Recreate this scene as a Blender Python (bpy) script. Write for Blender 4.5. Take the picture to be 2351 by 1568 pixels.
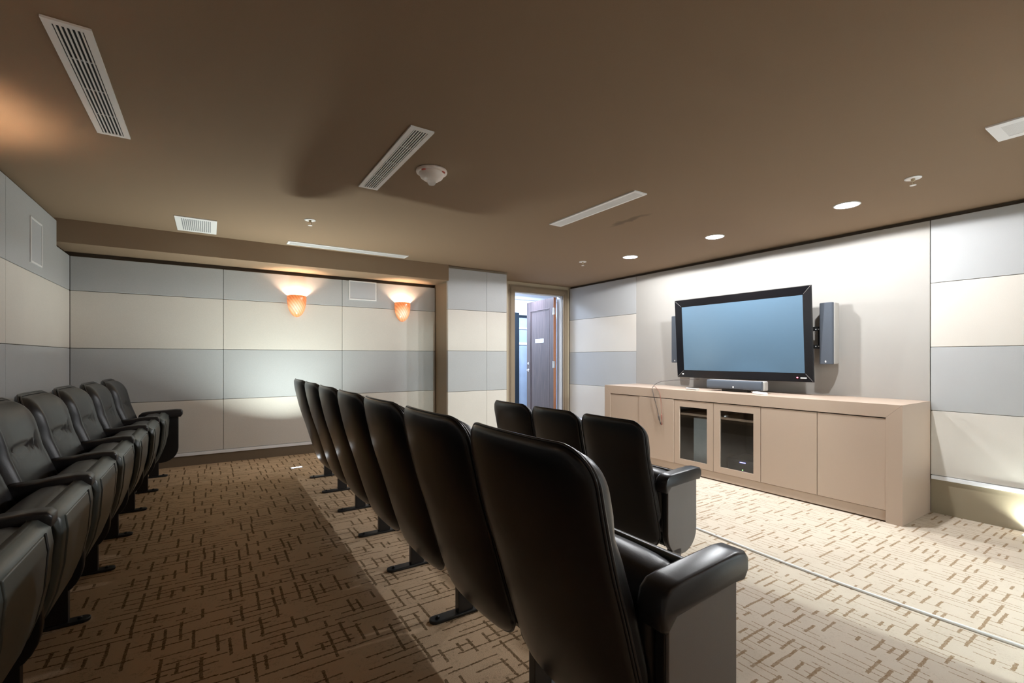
import bpy, bmesh, math, random
from mathutils import Vector, Matrix
random.seed(7)
PI = math.pi
for o in list(bpy.data.objects): bpy.data.objects.remove(o)
S = bpy.context.scene
COL = S.collection

# ------------------------------------------------------------ camera
YAW = math.radians(33.154)
cd = bpy.data.cameras.new('camera'); cam = bpy.data.objects.new('camera', cd); COL.objects.link(cam)
cam.location = (0, 0, 1.25); cam.rotation_euler = (PI/2, 0, -YAW)
cd.sensor_fit = 'HORIZONTAL'; cd.sensor_width = 36; cd.lens = 1061.6/2351*36
cd.shift_y = (821.2-784)/2351; cd.clip_start = 0.05
S.camera = cam
# ------------------------------------------------------------ view, world
S.view_settings.view_transform = 'Standard'; S.view_settings.look = 'None'
S.view_settings.gamma = 1; S.view_settings.use_curve_mapping = False
S.view_settings.exposure = 1.25
w = bpy.data.worlds.new('world'); S.world = w; w.use_nodes = True
w.node_tree.nodes['Background'].inputs[0].default_value = (0.6, 0.7, 0.9, 1)
w.node_tree.nodes['Background'].inputs[1].default_value = 0.0
# light strengths
P_SIDE = 230
P_DOWN, P_POOL, P_SCONCE, P_FLOOR, P_CORR = 35, 20, 8.0, 11.0, 44

# ------------------------------------------------------------ key planes
CZ = 2.395                     # ceiling
XF, XR, YS, YC, YD = 4.89, -1.049, 5.617, 5.223, 5.80     # panel planes: TV wall, rear wall, sconce wall, column front, door wall
PLAT = 0.172
YE = -0.55                     # wall behind the camera
TH = 0.04                      # acoustic panel thickness
Z0, Z1, Z2, Z3, Z4 = 0.305, 0.824, 1.336, 1.853, 2.365

# ------------------------------------------------------------ materials
def nt(name):
    m = bpy.data.materials.new(name); m.use_nodes = True
    n = m.node_tree; b = n.nodes['Principled BSDF']
    return m, n, b
def N(n, t, **k):
    x = n.nodes.new(t)
    for a, v in k.items():
        if a == 'op': x.operation = v
        else: x.inputs[a].default_value = v
    return x
def mat(name, col, rough=0.5, metal=0.0, spec=0.5, noise=0, nscale=300, bump=0, bdist=0.001, coat=0, vary=0.0):
    m, n, b = nt(name)
    b.inputs['Base Color'].default_value = (*col, 1); b.inputs['Roughness'].default_value = rough
    b.inputs['Metallic'].default_value = metal; b.inputs['Specular IOR Level'].default_value = spec
    if coat: b.inputs['Coat Weight'].default_value = coat; b.inputs['Coat Roughness'].default_value = 0.1
    tc = n.nodes.new('ShaderNodeTexCoord')
    tx = N(n, 'ShaderNodeTexNoise', Scale=nscale, Detail=3.0)
    n.links.new(tc.outputs['Object'], tx.inputs['Vector'])
    mx = n.nodes.new('ShaderNodeMix'); mx.data_type = 'RGBA'; mx.blend_type = 'MIX'
    mx.inputs[6].default_value = (*[c*(1-noise) for c in col], 1); mx.inputs[7].default_value = (*[min(1, c*(1+noise)) for c in col], 1)
    n.links.new(tx.outputs[0], mx.inputs[0]); n.links.new(mx.outputs[2], b.inputs['Base Color'])
    if bump:
        bp = N(n, 'ShaderNodeBump', Strength=bump, Distance=bdist)
        n.links.new(tx.outputs[0], bp.inputs['Height']); n.links.new(bp.outputs[0], b.inputs['Normal'])
    return m
def emit(name, col, st):
    m, n, b = nt(name)
    b.inputs['Base Color'].default_value = (*col, 1); b.inputs['Emission Color'].default_value = (*col, 1)
    b.inputs['Emission Strength'].default_value = st
    return m

def fabric(name, col):                     # woven acoustic cloth: fine cross threads
    m, n, b = nt(name)
    tc = n.nodes.new('ShaderNodeTexCoord')
    mp = N(n, 'ShaderNodeMapping', Scale=(500, 500, 500)); n.links.new(tc.outputs['Object'], mp.inputs[0])
    tx = N(n, 'ShaderNodeTexNoise', Scale=1.0, Detail=1.0); n.links.new(mp.outputs[0], tx.inputs['Vector'])
    t2 = N(n, 'ShaderNodeTexNoise', Scale=2.5, Detail=3.0); n.links.new(tc.outputs['Object'], t2.inputs['Vector'])
    ad = N(n, 'ShaderNodeMath', op='MULTIPLY_ADD'); n.links.new(t2.outputs[0], ad.inputs[0]); ad.inputs[1].default_value = 0.35
    n.links.new(tx.outputs[0], ad.inputs[2])
    mr = N(n, 'ShaderNodeMapRange'); mr.inputs[1].default_value = 0.35; mr.inputs[2].default_value = 1.0; mr.inputs[3].default_value = 0.9; mr.inputs[4].default_value = 1.08
    n.links.new(ad.outputs[0], mr.inputs[0])
    mx = n.nodes.new('ShaderNodeVectorMath'); mx.operation = 'SCALE'; mx.inputs[0].default_value = col
    n.links.new(mr.outputs[0], mx.inputs['Scale']); n.links.new(mx.outputs[0], b.inputs['Base Color'])
    b.inputs['Roughness'].default_value = 0.95; b.inputs['Specular IOR Level'].default_value = 0.15
    bp = N(n, 'ShaderNodeBump', Strength=0.3, Distance=0.001); n.links.new(tx.outputs[0], bp.inputs['Height']); n.links.new(bp.outputs[0], b.inputs['Normal'])
    return m

def carpet(name, swap, base, dark, wthin=0.0068, kthin=0.8, speck=0.9, wbar=0.0125):
    # thick short bars run along u, thin broken lines along v
    m, n, b = nt(name); L = n.links.new
    tc = n.nodes.new('ShaderNodeTexCoord')
    wn = N(n, 'ShaderNodeTexNoise', Scale=140.0, Detail=2.0); L(tc.outputs['Object'], wn.inputs['Vector'])
    wob = n.nodes.new('ShaderNodeVectorMath'); wob.operation = 'MULTIPLY_ADD'
    L(wn.outputs['Color'], wob.inputs[0]); wob.inputs[1].default_value = (0.010,)*3; L(tc.outputs['Object'], wob.inputs[2])
    w2 = N(n, 'ShaderNodeTexNoise', Scale=9.0, Detail=2.0); L(tc.outputs['Object'], w2.inputs['Vector'])
    wob2 = n.nodes.new('ShaderNodeVectorMath'); wob2.operation = 'MULTIPLY_ADD'
    L(w2.outputs['Color'], wob2.inputs[0]); wob2.inputs[1].default_value = (0.012,)*3; L(wob.outputs[0], wob2.inputs[2])
    sp = n.nodes.new('ShaderNodeSeparateXYZ'); L(wob2.outputs[0], sp.inputs[0])
    U, V = (sp.outputs[1], sp.outputs[0]) if swap else (sp.outputs[0], sp.outputs[1])
    def M(op, a, bb=None, c=None):
        x = n.nodes.new('ShaderNodeMath'); x.operation = op
        for i, q in enumerate((a, bb, c)):
            if q is None: continue
            if isinstance(q, (int, float)): x.inputs[i].default_value = q
            else: L(q, x.inputs[i])
        return x.outputs[0]
    def dashes(u, v, pitch, width, period, seed, lo, hi, keep):
        r = M('DIVIDE', v, pitch); row = M('FLOOR', r)
        fr = M('FRACT', r)
        wn = n.nodes.new('ShaderNodeTexWhiteNoise'); wn.noise_dimensions = '1D'
        L(M('ADD', row, seed), wn.inputs['W'])
        uu = M('ADD', M('DIVIDE', u, period), M('MULTIPLY', wn.outputs[0], 7.31))
        cell = M('FLOOR', uu); fu = M('FRACT', uu)
        cb = n.nodes.new('ShaderNodeCombineXYZ'); L(row, cb.inputs[0]); L(cell, cb.inputs[1]); cb.inputs[2].default_value = seed
        w2 = n.nodes.new('ShaderNodeTexWhiteNoise'); w2.noise_dimensions = '3D'; L(cb.outputs[0], w2.inputs['Vector'])
        sc = n.nodes.new('ShaderNodeSeparateColor'); L(w2.outputs['Color'], sc.inputs[0])
        ln = M('MULTIPLY_ADD', sc.outputs[0], hi-lo, lo)
        on = M('LESS_THAN', fu, ln); k = M('LESS_THAN', sc.outputs[1], keep)
        off = M('MULTIPLY_ADD', sc.outputs[2], 0.5, 0.25)
        d = M('ABSOLUTE', M('SUBTRACT', fr, off))
        return M('MULTIPLY', M('MULTIPLY', on, k), M('LESS_THAN', d, width/pitch/2))
    a = dashes(U, V, 0.054, wbar, 0.22, 3.0, 0.15, 0.92, 0.78)
    c = dashes(V, U, 0.043, wthin, 0.30, 19.0, 0.35, 1.0, 0.92)
    mask = M('MAXIMUM', a, M('MULTIPLY', c, kthin))
    mott = N(n, 'ShaderNodeTexNoise', Scale=70.0, Detail=6.0, Roughness=0.8); L(tc.outputs['Object'], mott.inputs['Vector'])
    thr = N(n, 'ShaderNodeMapRange'); thr.inputs[1].default_value = 0.50; thr.inputs[2].default_value = 0.64; thr.inputs[4].default_value = 0.55
    L(mott.outputs[0], thr.inputs[0])
    br = N(n, 'ShaderNodeMapRange'); br.inputs[1].default_value = 0.35; br.inputs[2].default_value = 0.6; br.inputs[3].default_value = 0.55; L(mott.outputs[0], br.inputs[0])
    big = N(n, 'ShaderNodeTexNoise', Scale=12.0, Detail=2.0); L(tc.outputs['Object'], big.inputs['Vector'])
    bg = N(n, 'ShaderNodeMapRange'); bg.inputs[1].default_value = 0.46; bg.inputs[2].default_value = 0.58; L(big.outputs[0], bg.inputs[0])
    fl = M('MULTIPLY', M('MULTIPLY', thr.outputs[0], bg.outputs[0]), speck)
    tot = M('MAXIMUM', M('MULTIPLY', mask, br.outputs[0]), fl)
    mx = n.nodes.new('ShaderNodeMix'); mx.data_type = 'RGBA'
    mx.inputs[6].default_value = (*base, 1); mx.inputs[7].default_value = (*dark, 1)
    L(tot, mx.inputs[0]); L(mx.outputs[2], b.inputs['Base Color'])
    b.inputs['Roughness'].default_value = 1; b.inputs['Specular IOR Level'].default_value = 0.1
    fn = N(n, 'ShaderNodeTexNoise', Scale=450.0, Detail=2.0); L(tc.outputs['Object'], fn.inputs['Vector'])
    bp = N(n, 'ShaderNodeBump', Strength=0.6, Distance=0.004); L(fn.outputs[0], bp.inputs['Height']); L(bp.outputs[0], b.inputs['Normal'])
    return m

def ceiling_mat():
    m, n, b = nt('ceiling_paint'); L = n.links.new
    tc = n.nodes.new('ShaderNodeTexCoord')
    nz = N(n, 'ShaderNodeTexNoise', Scale=220.0, Detail=3.0); L(tc.outputs['Object'], nz.inputs['Vector'])
    # scuffed, stained streak near the front vent (a mark with its own shape)
    mp = N(n, 'ShaderNodeMapping', Location=(-2.93, -2.70, 0)); mp.vector_type = 'POINT'
    L(tc.outputs['Object'], mp.inputs[0])
    sp = n.nodes.new('ShaderNodeSeparateXYZ'); L(mp.outputs[0], sp.inputs[0])
    st = N(n, 'ShaderNodeTexNoise', Scale=9.0, Detail=4.0); L(tc.outputs['Object'], st.inputs['Vector'])
    def M(op, a, bb=None, c=None):
        x = n.nodes.new('ShaderNodeMath'); x.operation = op
        for i, q in enumerate((a, bb, c)):
            if q is None: continue
            if isinstance(q, (int, float)): x.inputs[i].default_value = q
            else: L(q, x.inputs[i])
        return x.outputs[0]
    dx = M('ADD', M('DIVIDE', sp.outputs[0], 0.045), M('MULTIPLY_ADD', st.outputs[0], 3.0, -1.5)); dy = M('DIVIDE', sp.outputs[1], 0.26)
    r = M('ADD', M('MULTIPLY', dx, dx), M('MULTIPLY', dy, dy))
    mk = N(n, 'ShaderNodeMapRange'); mk.inputs[1].default_value = 1.0; mk.inputs[2].default_value = 0.2; mk.inputs[4].default_value = 0.6; L(r, mk.inputs[0])
    mx = n.nodes.new('ShaderNodeMix'); mx.data_type = 'RGBA'
    mx.inputs[6].default_value = (*[c*0.95 for c in CEIL], 1); mx.inputs[7].default_value = (*[c*1.05 for c in CEIL], 1); L(nz.outputs[0], mx.inputs[0])
    m2 = n.nodes.new('ShaderNodeMix'); m2.data_type = 'RGBA'; L(mk.outputs[0], m2.inputs[0]); L(mx.outputs[2], m2.inputs[6])
    m2.inputs[7].default_value = (*[c*0.4 for c in CEIL], 1)
    L(m2.outputs[2], b.inputs['Base Color']); b.inputs['Roughness'].default_value = 0.85
    b.inputs['Specular IOR Level'].default_value = 0.2
    bp = N(n, 'ShaderNodeBump', Strength=0.25, Distance=0.001); L(nz.outputs[0], bp.inputs['Height']); L(bp.outputs[0], b.inputs['Normal'])
    return m
CEIL = (0.255, 0.178, 0.115)
M_ceil = ceiling_mat()
M_soff = mat('soffit_paint', CEIL, 0.85, noise=0.05, nscale=220, spec=0.2)
M_wall = mat('wall_paint', (0.50, 0.42, 0.30), 0.7, noise=0.03, nscale=150, spec=0.25)
M_base = mat('base_paint', (0.30, 0.245, 0.165), 0.5, noise=0.03, nscale=150)
M_base_shade = mat('shaded_base_paint', (0.17, 0.125, 0.08), 0.5, noise=0.03, nscale=150)  # base paint with the dimmer light at the platform put into its colour
M_reveal = mat('reveal_paint', (0.09, 0.065, 0.045), 0.9, noise=0.05)
M_tan = mat('tan_trim_paint', (0.28, 0.215, 0.145), 0.45, noise=0.03, nscale=120)
M_grey = fabric('grey_fabric', (0.455, 0.46, 0.46))
M_cream = fabric('cream_fabric', (0.66, 0.62, 0.56))
M_cpanel = fabric('plain_cream_fabric', (0.42, 0.40, 0.37))
M_white = mat('white_enamel', (0.80, 0.79, 0.78), 0.4, noise=0.02)
M_silver = mat('white_aluminium_strip', (0.85, 0.86, 0.88), 0.35, noise=0.02)
M_grille = mat('grille_grey', (0.50, 0.51, 0.53), 0.6, noise=0.15, nscale=900, bump=0.6)
M_dark = mat('duct_dark', (0.02, 0.02, 0.02), 0.9, noise=0.1)
M_leather = mat('black_leather', (0.018, 0.017, 0.018), 0.36, noise=0.25, nscale=260, bump=0.25, bdist=0.0008)
M_shell = mat('black_vinyl_shell', (0.006, 0.006, 0.008), 0.28, noise=0.2, nscale=300, bump=0.2, bdist=0.0006)
M_pan = mat('dark_plastic_pan', (0.085, 0.100, 0.095), 0.33, noise=0.15, nscale=400, bump=0.2, bdist=0.0005)
M_frame = mat('black_steel', (0.01, 0.01, 0.011), 0.4, noise=0.2, nscale=200)
M_arm = mat('armrest_urethane', (0.016, 0.016, 0.018), 0.30, noise=0.2, nscale=500, bump=0.3, bdist=0.0005)
M_end = mat('taupe_end_laminate', (0.19, 0.17, 0.16), 0.5, noise=0.12, nscale=700, bump=0.3, bdist=0.0005)
M_cab = mat('taupe_laminate', (0.49, 0.372, 0.288), 0.38, noise=0.04, nscale=400, bump=0.05)
M_cabin = mat('cabinet_inside', (0.05, 0.045, 0.04), 0.8, noise=0.1)
M_tvblack = mat('gloss_black_bezel', (0.008, 0.008, 0.010), 0.16, noise=0.2, nscale=300, bump=0.15, bdist=0.0004)
M_screen = mat('plasma_screen_glass', (0.105, 0.175, 0.245), 0.14, noise=0.05, nscale=700, coat=0.6)
M_spk = mat('speaker_cloth', (0.080, 0.093, 0.115), 0.9, noise=0.5, nscale=900, bump=0.6)
M_spkbox = mat('speaker_side_grey', (0.42, 0.40, 0.37), 0.5, noise=0.05)
M_black = mat('matt_black_metal', (0.01, 0.01, 0.01), 0.45, noise=0.1)
M_cable = mat('cable_rubber', (0.06, 0.045, 0.04), 0.5, noise=0.1)
M_red = mat('red_brown_rubber', (0.25, 0.09, 0.06), 0.5, noise=0.1)
M_chrome = mat('chrome', (0.75, 0.77, 0.8), 0.2, metal=1, noise=0.03)
M_corr = mat('corridor_wall_paint', (0.80, 0.82, 0.86), 0.6, noise=0.02)
M_corrgl = mat('grey_blue_glazing', (0.30, 0.36, 0.45), 0.15, noise=0.15, nscale=6)
M_plate = mat('pale_sign_plate', (0.75, 0.8, 0.85), 0.4, noise=0.02)
M_amp = mat('amplifier_case', (0.03, 0.03, 0.035), 0.4, noise=0.1)
M_box = mat('pale_equipment_side', (0.42, 0.50, 0.54), 0.5, noise=0.1, nscale=20)
M_blueled = emit('blue_led', (0.15, 0.15, 1.0), 5); M_greenled = emit('green_led', (0.3, 1.0, 0.2), 3); M_redled = emit('red_led', (1.0, 0.12, 0.2), 4)
M_lamp = emit('downlight_diffuser', (0.86, 0.93, 1.0), 22)
M_uplens = emit('floor_light_lens', (0.85, 0.93, 1.0), 14)
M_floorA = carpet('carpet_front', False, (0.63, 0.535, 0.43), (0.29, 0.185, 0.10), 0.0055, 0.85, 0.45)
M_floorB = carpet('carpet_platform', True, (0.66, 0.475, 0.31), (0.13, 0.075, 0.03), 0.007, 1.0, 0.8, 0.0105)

def glass_mat(name='cabinet_glass'):
    m, n, b = nt(name)
    b.inputs['Base Color'].default_value = (0.85, 0.87, 0.87, 1); b.inputs['Roughness'].default_value = 0.02
    b.inputs['Transmission Weight'].default_value = 1.0; b.inputs['IOR'].default_value = 1.45
    return m
M_glass = glass_mat()
M_clear = glass_mat('clear_lens'); M_clear.node_tree.nodes['Principled BSDF'].inputs['Base Color'].default_value = (1, 1, 1, 1)

def wood_mat():
    m, n, b = nt('dark_walnut_door'); L = n.links.new
    tc = n.nodes.new('ShaderNodeTexCoord'); mp = N(n, 'ShaderNodeMapping', Scale=(9, 9, 0.8)); L(tc.outputs['Object'], mp.inputs[0])
    tx = N(n, 'ShaderNodeTexNoise', Scale=3.0, Detail=6.0, Distortion=0.8); L(mp.outputs[0], tx.inputs['Vector'])
    cr = n.nodes.new('ShaderNodeValToRGB'); L(tx.outputs[0], cr.inputs[0])
    cr.color_ramp.elements[0].position = 0.3; cr.color_ramp.elements[0].color = (0.042, 0.030, 0.032, 1)
    cr.color_ramp.elements[1].position = 0.7; cr.color_ramp.elements[1].color = (0.095, 0.066, 0.066, 1)
    L(cr.outputs[0], b.inputs['Base Color']); b.inputs['Roughness'].default_value = 0.35
    return m
M_wood = wood_mat()
M_woodedge = mat('door_edge_wood', (0.36, 0.15, 0.075), 0.5, noise=0.15, nscale=60)

def amber_mat():                       # swirled amber glass bowl lit from inside: brightest near the bulb
    m, n, b = nt('amber_swirl_glass'); L = n.links.new
    tc = n.nodes.new('ShaderNodeTexCoord')
    mp = N(n, 'ShaderNodeMapping', Rotation=(0, math.radians(33), 0)); L(tc.outputs['Object'], mp.inputs[0])
    wv = N(n, 'ShaderNodeTexWave', Scale=13.0, Distortion=0.6, Detail=1.0); wv.bands_direction = 'X'; L(mp.outputs[0], wv.inputs['Vector'])
    ds = n.nodes.new('ShaderNodeVectorMath'); ds.operation = 'DISTANCE'; L(tc.outputs['Object'], ds.inputs[0]); ds.inputs[1].default_value = (-0.015, -0.075, 0.095)
    mr = N(n, 'ShaderNodeMapRange'); mr.inputs[1].default_value = 0.015; mr.inputs[2].default_value = 0.115; mr.inputs[3].default_value = 1.0; mr.inputs[4].default_value = 0.0
    L(ds.outputs['Value'], mr.inputs[0])
    cr = n.nodes.new('ShaderNodeValToRGB'); L(mr.outputs[0], cr.inputs[0])
    cr.color_ramp.elements[0].color = (0.40, 0.12, 0.04, 1); cr.color_ramp.elements[1].color = (0.62, 0.52, 0.40, 1)
    e = cr.color_ramp.elements.new(0.4); e.color = (0.52, 0.27, 0.13, 1)
    wr = N(n, 'ShaderNodeMapRange'); wr.inputs[3].default_value = 0.6; wr.inputs[4].default_value = 1.0; L(wv.outputs[0], wr.inputs[0])
    sc = n.nodes.new('ShaderNodeVectorMath'); sc.operation = 'SCALE'; L(cr.outputs[0], sc.inputs[0]); L(wr.outputs[0], sc.inputs['Scale'])
    b.inputs['Base Color'].default_value = (0.35, 0.12, 0.04, 1); b.inputs['Roughness'].default_value = 0.2
    L(sc.outputs[0], b.inputs['Emission Color']); b.inputs['Emission Strength'].default_value = 0.85
    tr = N(n, 'ShaderNodeBsdfTranslucent', Color=(0.8, 0.3, 0.1, 1))
    ms = n.nodes.new('ShaderNodeMixShader'); ms.inputs[0].default_value = 0.03
    out = n.nodes['Material Output']; L(b.outputs[0], ms.inputs[1]); L(tr.outputs[0], ms.inputs[2]); L(ms.outputs[0], out.inputs[0])
    return m
M_amber = amber_mat()

# ------------------------------------------------------------ helpers
def mesh_obj(name, bm, m, parent=None, smooth=False, bevel=0, seg=2, loc=None):
    me = bpy.data.meshes.new(name); bmesh.ops.recalc_face_normals(bm, faces=bm.faces[:]); bm.to_mesh(me); bm.free()
    me.materials.append(m)
    if smooth:
        for p in me.polygons: p.use_smooth = True
    o = bpy.data.objects.new(name, me); COL.objects.link(o)
    if parent: o.parent = parent
    if loc: o.location = loc
    if bevel:
        b = o.modifiers.new('bevel', 'BEVEL'); b.width = bevel; b.segments = seg; b.limit_method = 'ANGLE'; b.angle_limit = math.radians(40)
        for p in me.polygons: p.use_smooth = True
        wn = o.modifiers.new('wn', 'WEIGHTED_NORMAL')
    return o
def box(bm, x0, x1, y0, y1, z0, z1):
    vs = [bm.verts.new((x, y, z)) for x in (x0, x1) for y in (y0, y1) for z in (z0, z1)]
    for f in ((0,1,3,2),(4,6,7,5),(0,4,5,1),(2,3,7,6),(0,2,6,4),(1,5,7,3)): bm.faces.new([vs[i] for i in f])
    return vs
def boxes(*bs):
    bm = bmesh.new()
    for b in bs: box(bm, *b)
    return bm
def extrude_xz(bm, pts, y0, y1):
    a = [bm.verts.new((x, y0, z)) for x, z in pts]; b = [bm.verts.new((x, y1, z)) for x, z in pts]
    bm.faces.new(a); bm.faces.new(b[::-1]); k = len(pts)
    for i in range(k): bm.faces.new([a[i], b[i], b[(i+1) % k], a[(i+1) % k]])
    return bm
def lathe(bm, prof, n=32, c=(0,0,0), axis='z'):
    rings = []
    for r, h in prof:
        rr = []
        for i in range(n):
            a = 2*PI*i/n
            p = (r*math.cos(a), r*math.sin(a), h) if axis == 'z' else (h, r*math.cos(a), r*math.sin(a)) if axis == 'x' else (r*math.cos(a), h, r*math.sin(a))
            rr.append(bm.verts.new((c[0]+p[0], c[1]+p[1], c[2]+p[2])))
        rings.append(rr)
    for A, B in zip(rings, rings[1:]):
        for i in range(n): bm.faces.new([A[i], A[(i+1) % n], B[(i+1) % n], B[i]])
    for R in (rings[0], rings[-1]):
        if len(R) > 2: bm.faces.new(R)
    return bm
def tube(bm, pts, r, n=8):
    pts = [Vector(p) for p in pts]; rings = []
    for i, p in enumerate(pts):
        t = (pts[min(i+1, len(pts)-1)]-pts[max(i-1, 0)]).normalized()
        u = t.cross(Vector((0, 0, 1)));
        if u.length < 1e-3: u = t.cross(Vector((1, 0, 0)))
        u.normalize(); v = t.cross(u); rr = r[i] if isinstance(r, (list, tuple)) else r
        rings.append([bm.verts.new(p+(u*math.cos(2*PI*k/n)+v*math.sin(2*PI*k/n))*rr) for k in range(n)])
    for A, B in zip(rings, rings[1:]):
        for k in range(n): bm.faces.new([A[k], A[(k+1) % n], B[(k+1) % n], B[k]])
    bm.faces.new(rings[0]); bm.faces.new(rings[-1])
    return bm
def spline(P, n=10):
    P = [Vector(p) for p in P]; out = []
    for i in range(len(P)-1):
        p0, p1, p2, p3 = P[max(i-1, 0)], P[i], P[i+1], P[min(i+2, len(P)-1)]
        for k in range(n):
            t = k/n; out.append(0.5*((2*p1)+(p2-p0)*t+(2*p0-5*p1+4*p2-p3)*t*t+(3*p1-p0-3*p2+p3)*t**3))
    out.append(P[-1]); return out
def tag(o, label, cat, group=None):
    o['label'] = label; o['category'] = cat
    if group: o['group'] = group
    return o
def struct(name, bm, m, label=None, **k):
    o = mesh_obj(name, bm, m, **k); o['kind'] = 'structure'
    if label: o['label'] = label
    return o
def thing(name, label, cat, loc=(0,0,0), rz=0, group=None):
    o = bpy.data.objects.new(name, None); COL.objects.link(o); o.location = loc; o.rotation_euler = (0, 0, rz); o.empty_display_size = 0.1
    return tag(o, label, cat, group)
def dup(root, loc, label, group=None, rz=None):
    r = root.copy(); COL.objects.link(r); r.location = loc; r['label'] = label
    if group: r['group'] = group
    if rz is not None: r.rotation_euler = (0, 0, rz)
    for ch in list(root.children):
        c = ch.copy(); COL.objects.link(c); c.parent = r
        for g in ch.children:
            d = g.copy(); COL.objects.link(d); d.parent = c
    return r
def area(name, loc, rot, shape, size, power, col, size_y=None, parent=None, spread=PI):
    l = bpy.data.lights.new(name, 'AREA'); l.shape = shape; l.size = size; l.energy = power; l.color = col; l.spread = spread
    if size_y: l.size_y = size_y
    o = bpy.data.objects.new(name, l); COL.objects.link(o); o.location = loc; o.rotation_euler = rot
    if parent: o.parent = parent
    return o

# ------------------------------------------------------------ room shell
WX0, WX1, WY1 = XR-TH-0.002, XF+TH+0.002, YS+TH+0.002
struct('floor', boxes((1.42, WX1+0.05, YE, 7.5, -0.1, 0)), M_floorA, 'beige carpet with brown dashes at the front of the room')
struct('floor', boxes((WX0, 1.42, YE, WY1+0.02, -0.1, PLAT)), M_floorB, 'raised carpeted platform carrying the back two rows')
struct('trim_1', boxes((1.42, 1.435, YE, WY1, 0.0, PLAT+0.002)), M_tan, 'platform edge riser')
struct('ceiling', boxes((WX0-0.1, WX1+0.1, YE-0.1, YD+0.1, CZ, CZ+0.1)), M_ceil)
struct('wall_rear', boxes((WX0-0.1, WX0, YE-0.1, WY1+0.1, -0.1, CZ)), M_reveal)
struct('wall_front', boxes((WX1, WX1+0.1, YE-0.1, YD+0.12, -0.1, CZ)), M_reveal)
struct('wall_left', boxes((WX0-0.1, 2.47, WY1, WY1+0.1, -0.1, CZ)), M_reveal)
struct('wall_right', boxes((WX0-0.1, 2.70, YE-0.1, YE, -0.1, CZ), (3.64, WX1+0.1, YE-0.1, YE, -0.1, CZ), (2.70, 3.64, YE-0.1, YE, 2.24, CZ)), M_cream)
# bulkhead along the sconce wall, column, door wall
struct('trim_2', boxes((WX0, 2.464, 5.2, WY1, 2.2, CZ)), M_soff, 'dark brown boxed bulkhead under the ceiling')
struct('trim_3', boxes((2.474, 3.36, YC+TH, YD+0.1, -0.1, CZ)), M_tan, 'projecting column beside the door')
struct('wall_left', boxes((3.36, 3.80, YD, YD+0.12, -0.1, CZ), (4.78, WX1, YD, YD+0.12, -0.1, CZ), (3.80, 4.78, YD, YD+0.12, 2.27, CZ)), M_wall)

def baseboard(name, *b, m=None): return struct(name, boxes(*b), m or M_base, bevel=0.002)
baseboard('baseboard_left', (WX0, 2.47, YS+0.004, YS+TH, PLAT, 0.272), m=M_base_shade)
baseboard('baseboard_rear', (WX0, XR-0.004, YE, YS, PLAT, 0.272), m=M_base_shade)
baseboard('baseboard_front', (XF+0.004, WX1, 0.0+YE, 1.283, 0, 0.272), (XF+0.004, WX1, 4.37, YD, 0, 0.272))
baseboard('baseboard_column', (2.474, 3.327, YC+0.004, YC+TH, 0, 0.272))
struct('trim_4', boxes((XR, 2.47, YS-0.014, YS+0.02, 0.273, 0.304)), M_silver, 'white strip under the sconce wall panels', bevel=0.003)
struct('trim_5', boxes((XR-0.02, XR+0.014, YE, YS-0.014, 0.273, 0.304)), M_silver, 'white strip under the rear wall panels', bevel=0.003)
struct('trim_6', boxes((XF-0.014, XF+0.02, YE, 1.276, 0.273, 0.304), (XF-0.014, XF+0.02, 4.385, YD-0.03, 0.273, 0.304)), M_silver, 'white strip under the screen wall panels', bevel=0.003)
struct('trim_7', boxes((2.466, 3.327, YC-0.014, YC+0.02, 0.273, 0.304)), M_silver, 'white strip under the column panels', bevel=0.003)

# ------------------------------------------------------------ fabric wall panels, every one its own thing
G = 0.0015
courses = [(Z3, Z4, M_grey, 'grey', 'top'), (Z2, Z3, M_cream, 'cream', 'second'), (Z1, Z2, M_grey, 'grey', 'third'), (Z0, Z1, M_cream, 'cream', 'bottom')]
def panel(b, m, label, group):
    o = mesh_obj('acoustic_panel', boxes(b), m, bevel=0.004, seg=2)
    return tag(o, label, 'wall panel', group)
for i, (a, b, nm) in enumerate(((XR, 0.115, 'in the far left corner'), (0.115, 1.297, 'behind the left sconce'), (1.297, 2.468, 'beside the right sconce'))):
    for z0, z1, m, c, nmc in courses:
        zt = min(z1, 2.163)
        panel((a+G, b-G, YS, YS+TH, z0+G, zt-G), m, f'{c} fabric panel, {nmc} course of the sconce wall, {nm}', 'fabric panels on the sconce wall')
ys = [5.2, 4.07, 2.55, 1.03, YE]
for i in range(4):
    nm = ('in the corner by the bulkhead', 'left of the corner panel', 'third from the corner', 'fourth from the corner')[i]
    for z0, z1, m, c, nmc in courses:
        y1, y0 = ys[i], ys[i+1]
        if i == 0:
            bm = bmesh.new()
            if nmc == 'top':      # notched around the bulkhead
                pts = [(y0+G, z0+G), (YS-G, z0+G), (YS-G, 2.163), (5.2-G, 2.163), (5.2-G, 2.371), (y0+G, 2.371)]
            else: pts = [(y0+G, z0+G), (YS-G, z0+G), (YS-G, z1-G), (y0+G, z1-G)]
            A = [bm.verts.new((XR, y, z)) for y, z in pts]; B = [bm.verts.new((XR-TH, y, z)) for y, z in pts]
            bm.faces.new(A); bm.faces.new(B[::-1]); k = len(pts)
            for j in range(k): bm.faces.new([A[j], B[j], B[(j+1) % k], A[(j+1) % k]])
            o = mesh_obj('acoustic_panel', bm, m, bevel=0.004)
            tag(o, f'{c} fabric panel, {nmc} course of the rear wall, {nm}', 'wall panel', 'fabric panels on the rear wall')
        else:
            panel((XR-TH, XR, y0+G, y1-G, z0+G, (2.371 if nmc == 'top' else z1)-G), m, f'{c} fabric panel, {nmc} course of the rear wall, {nm}', 'fabric panels on the rear wall')
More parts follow.
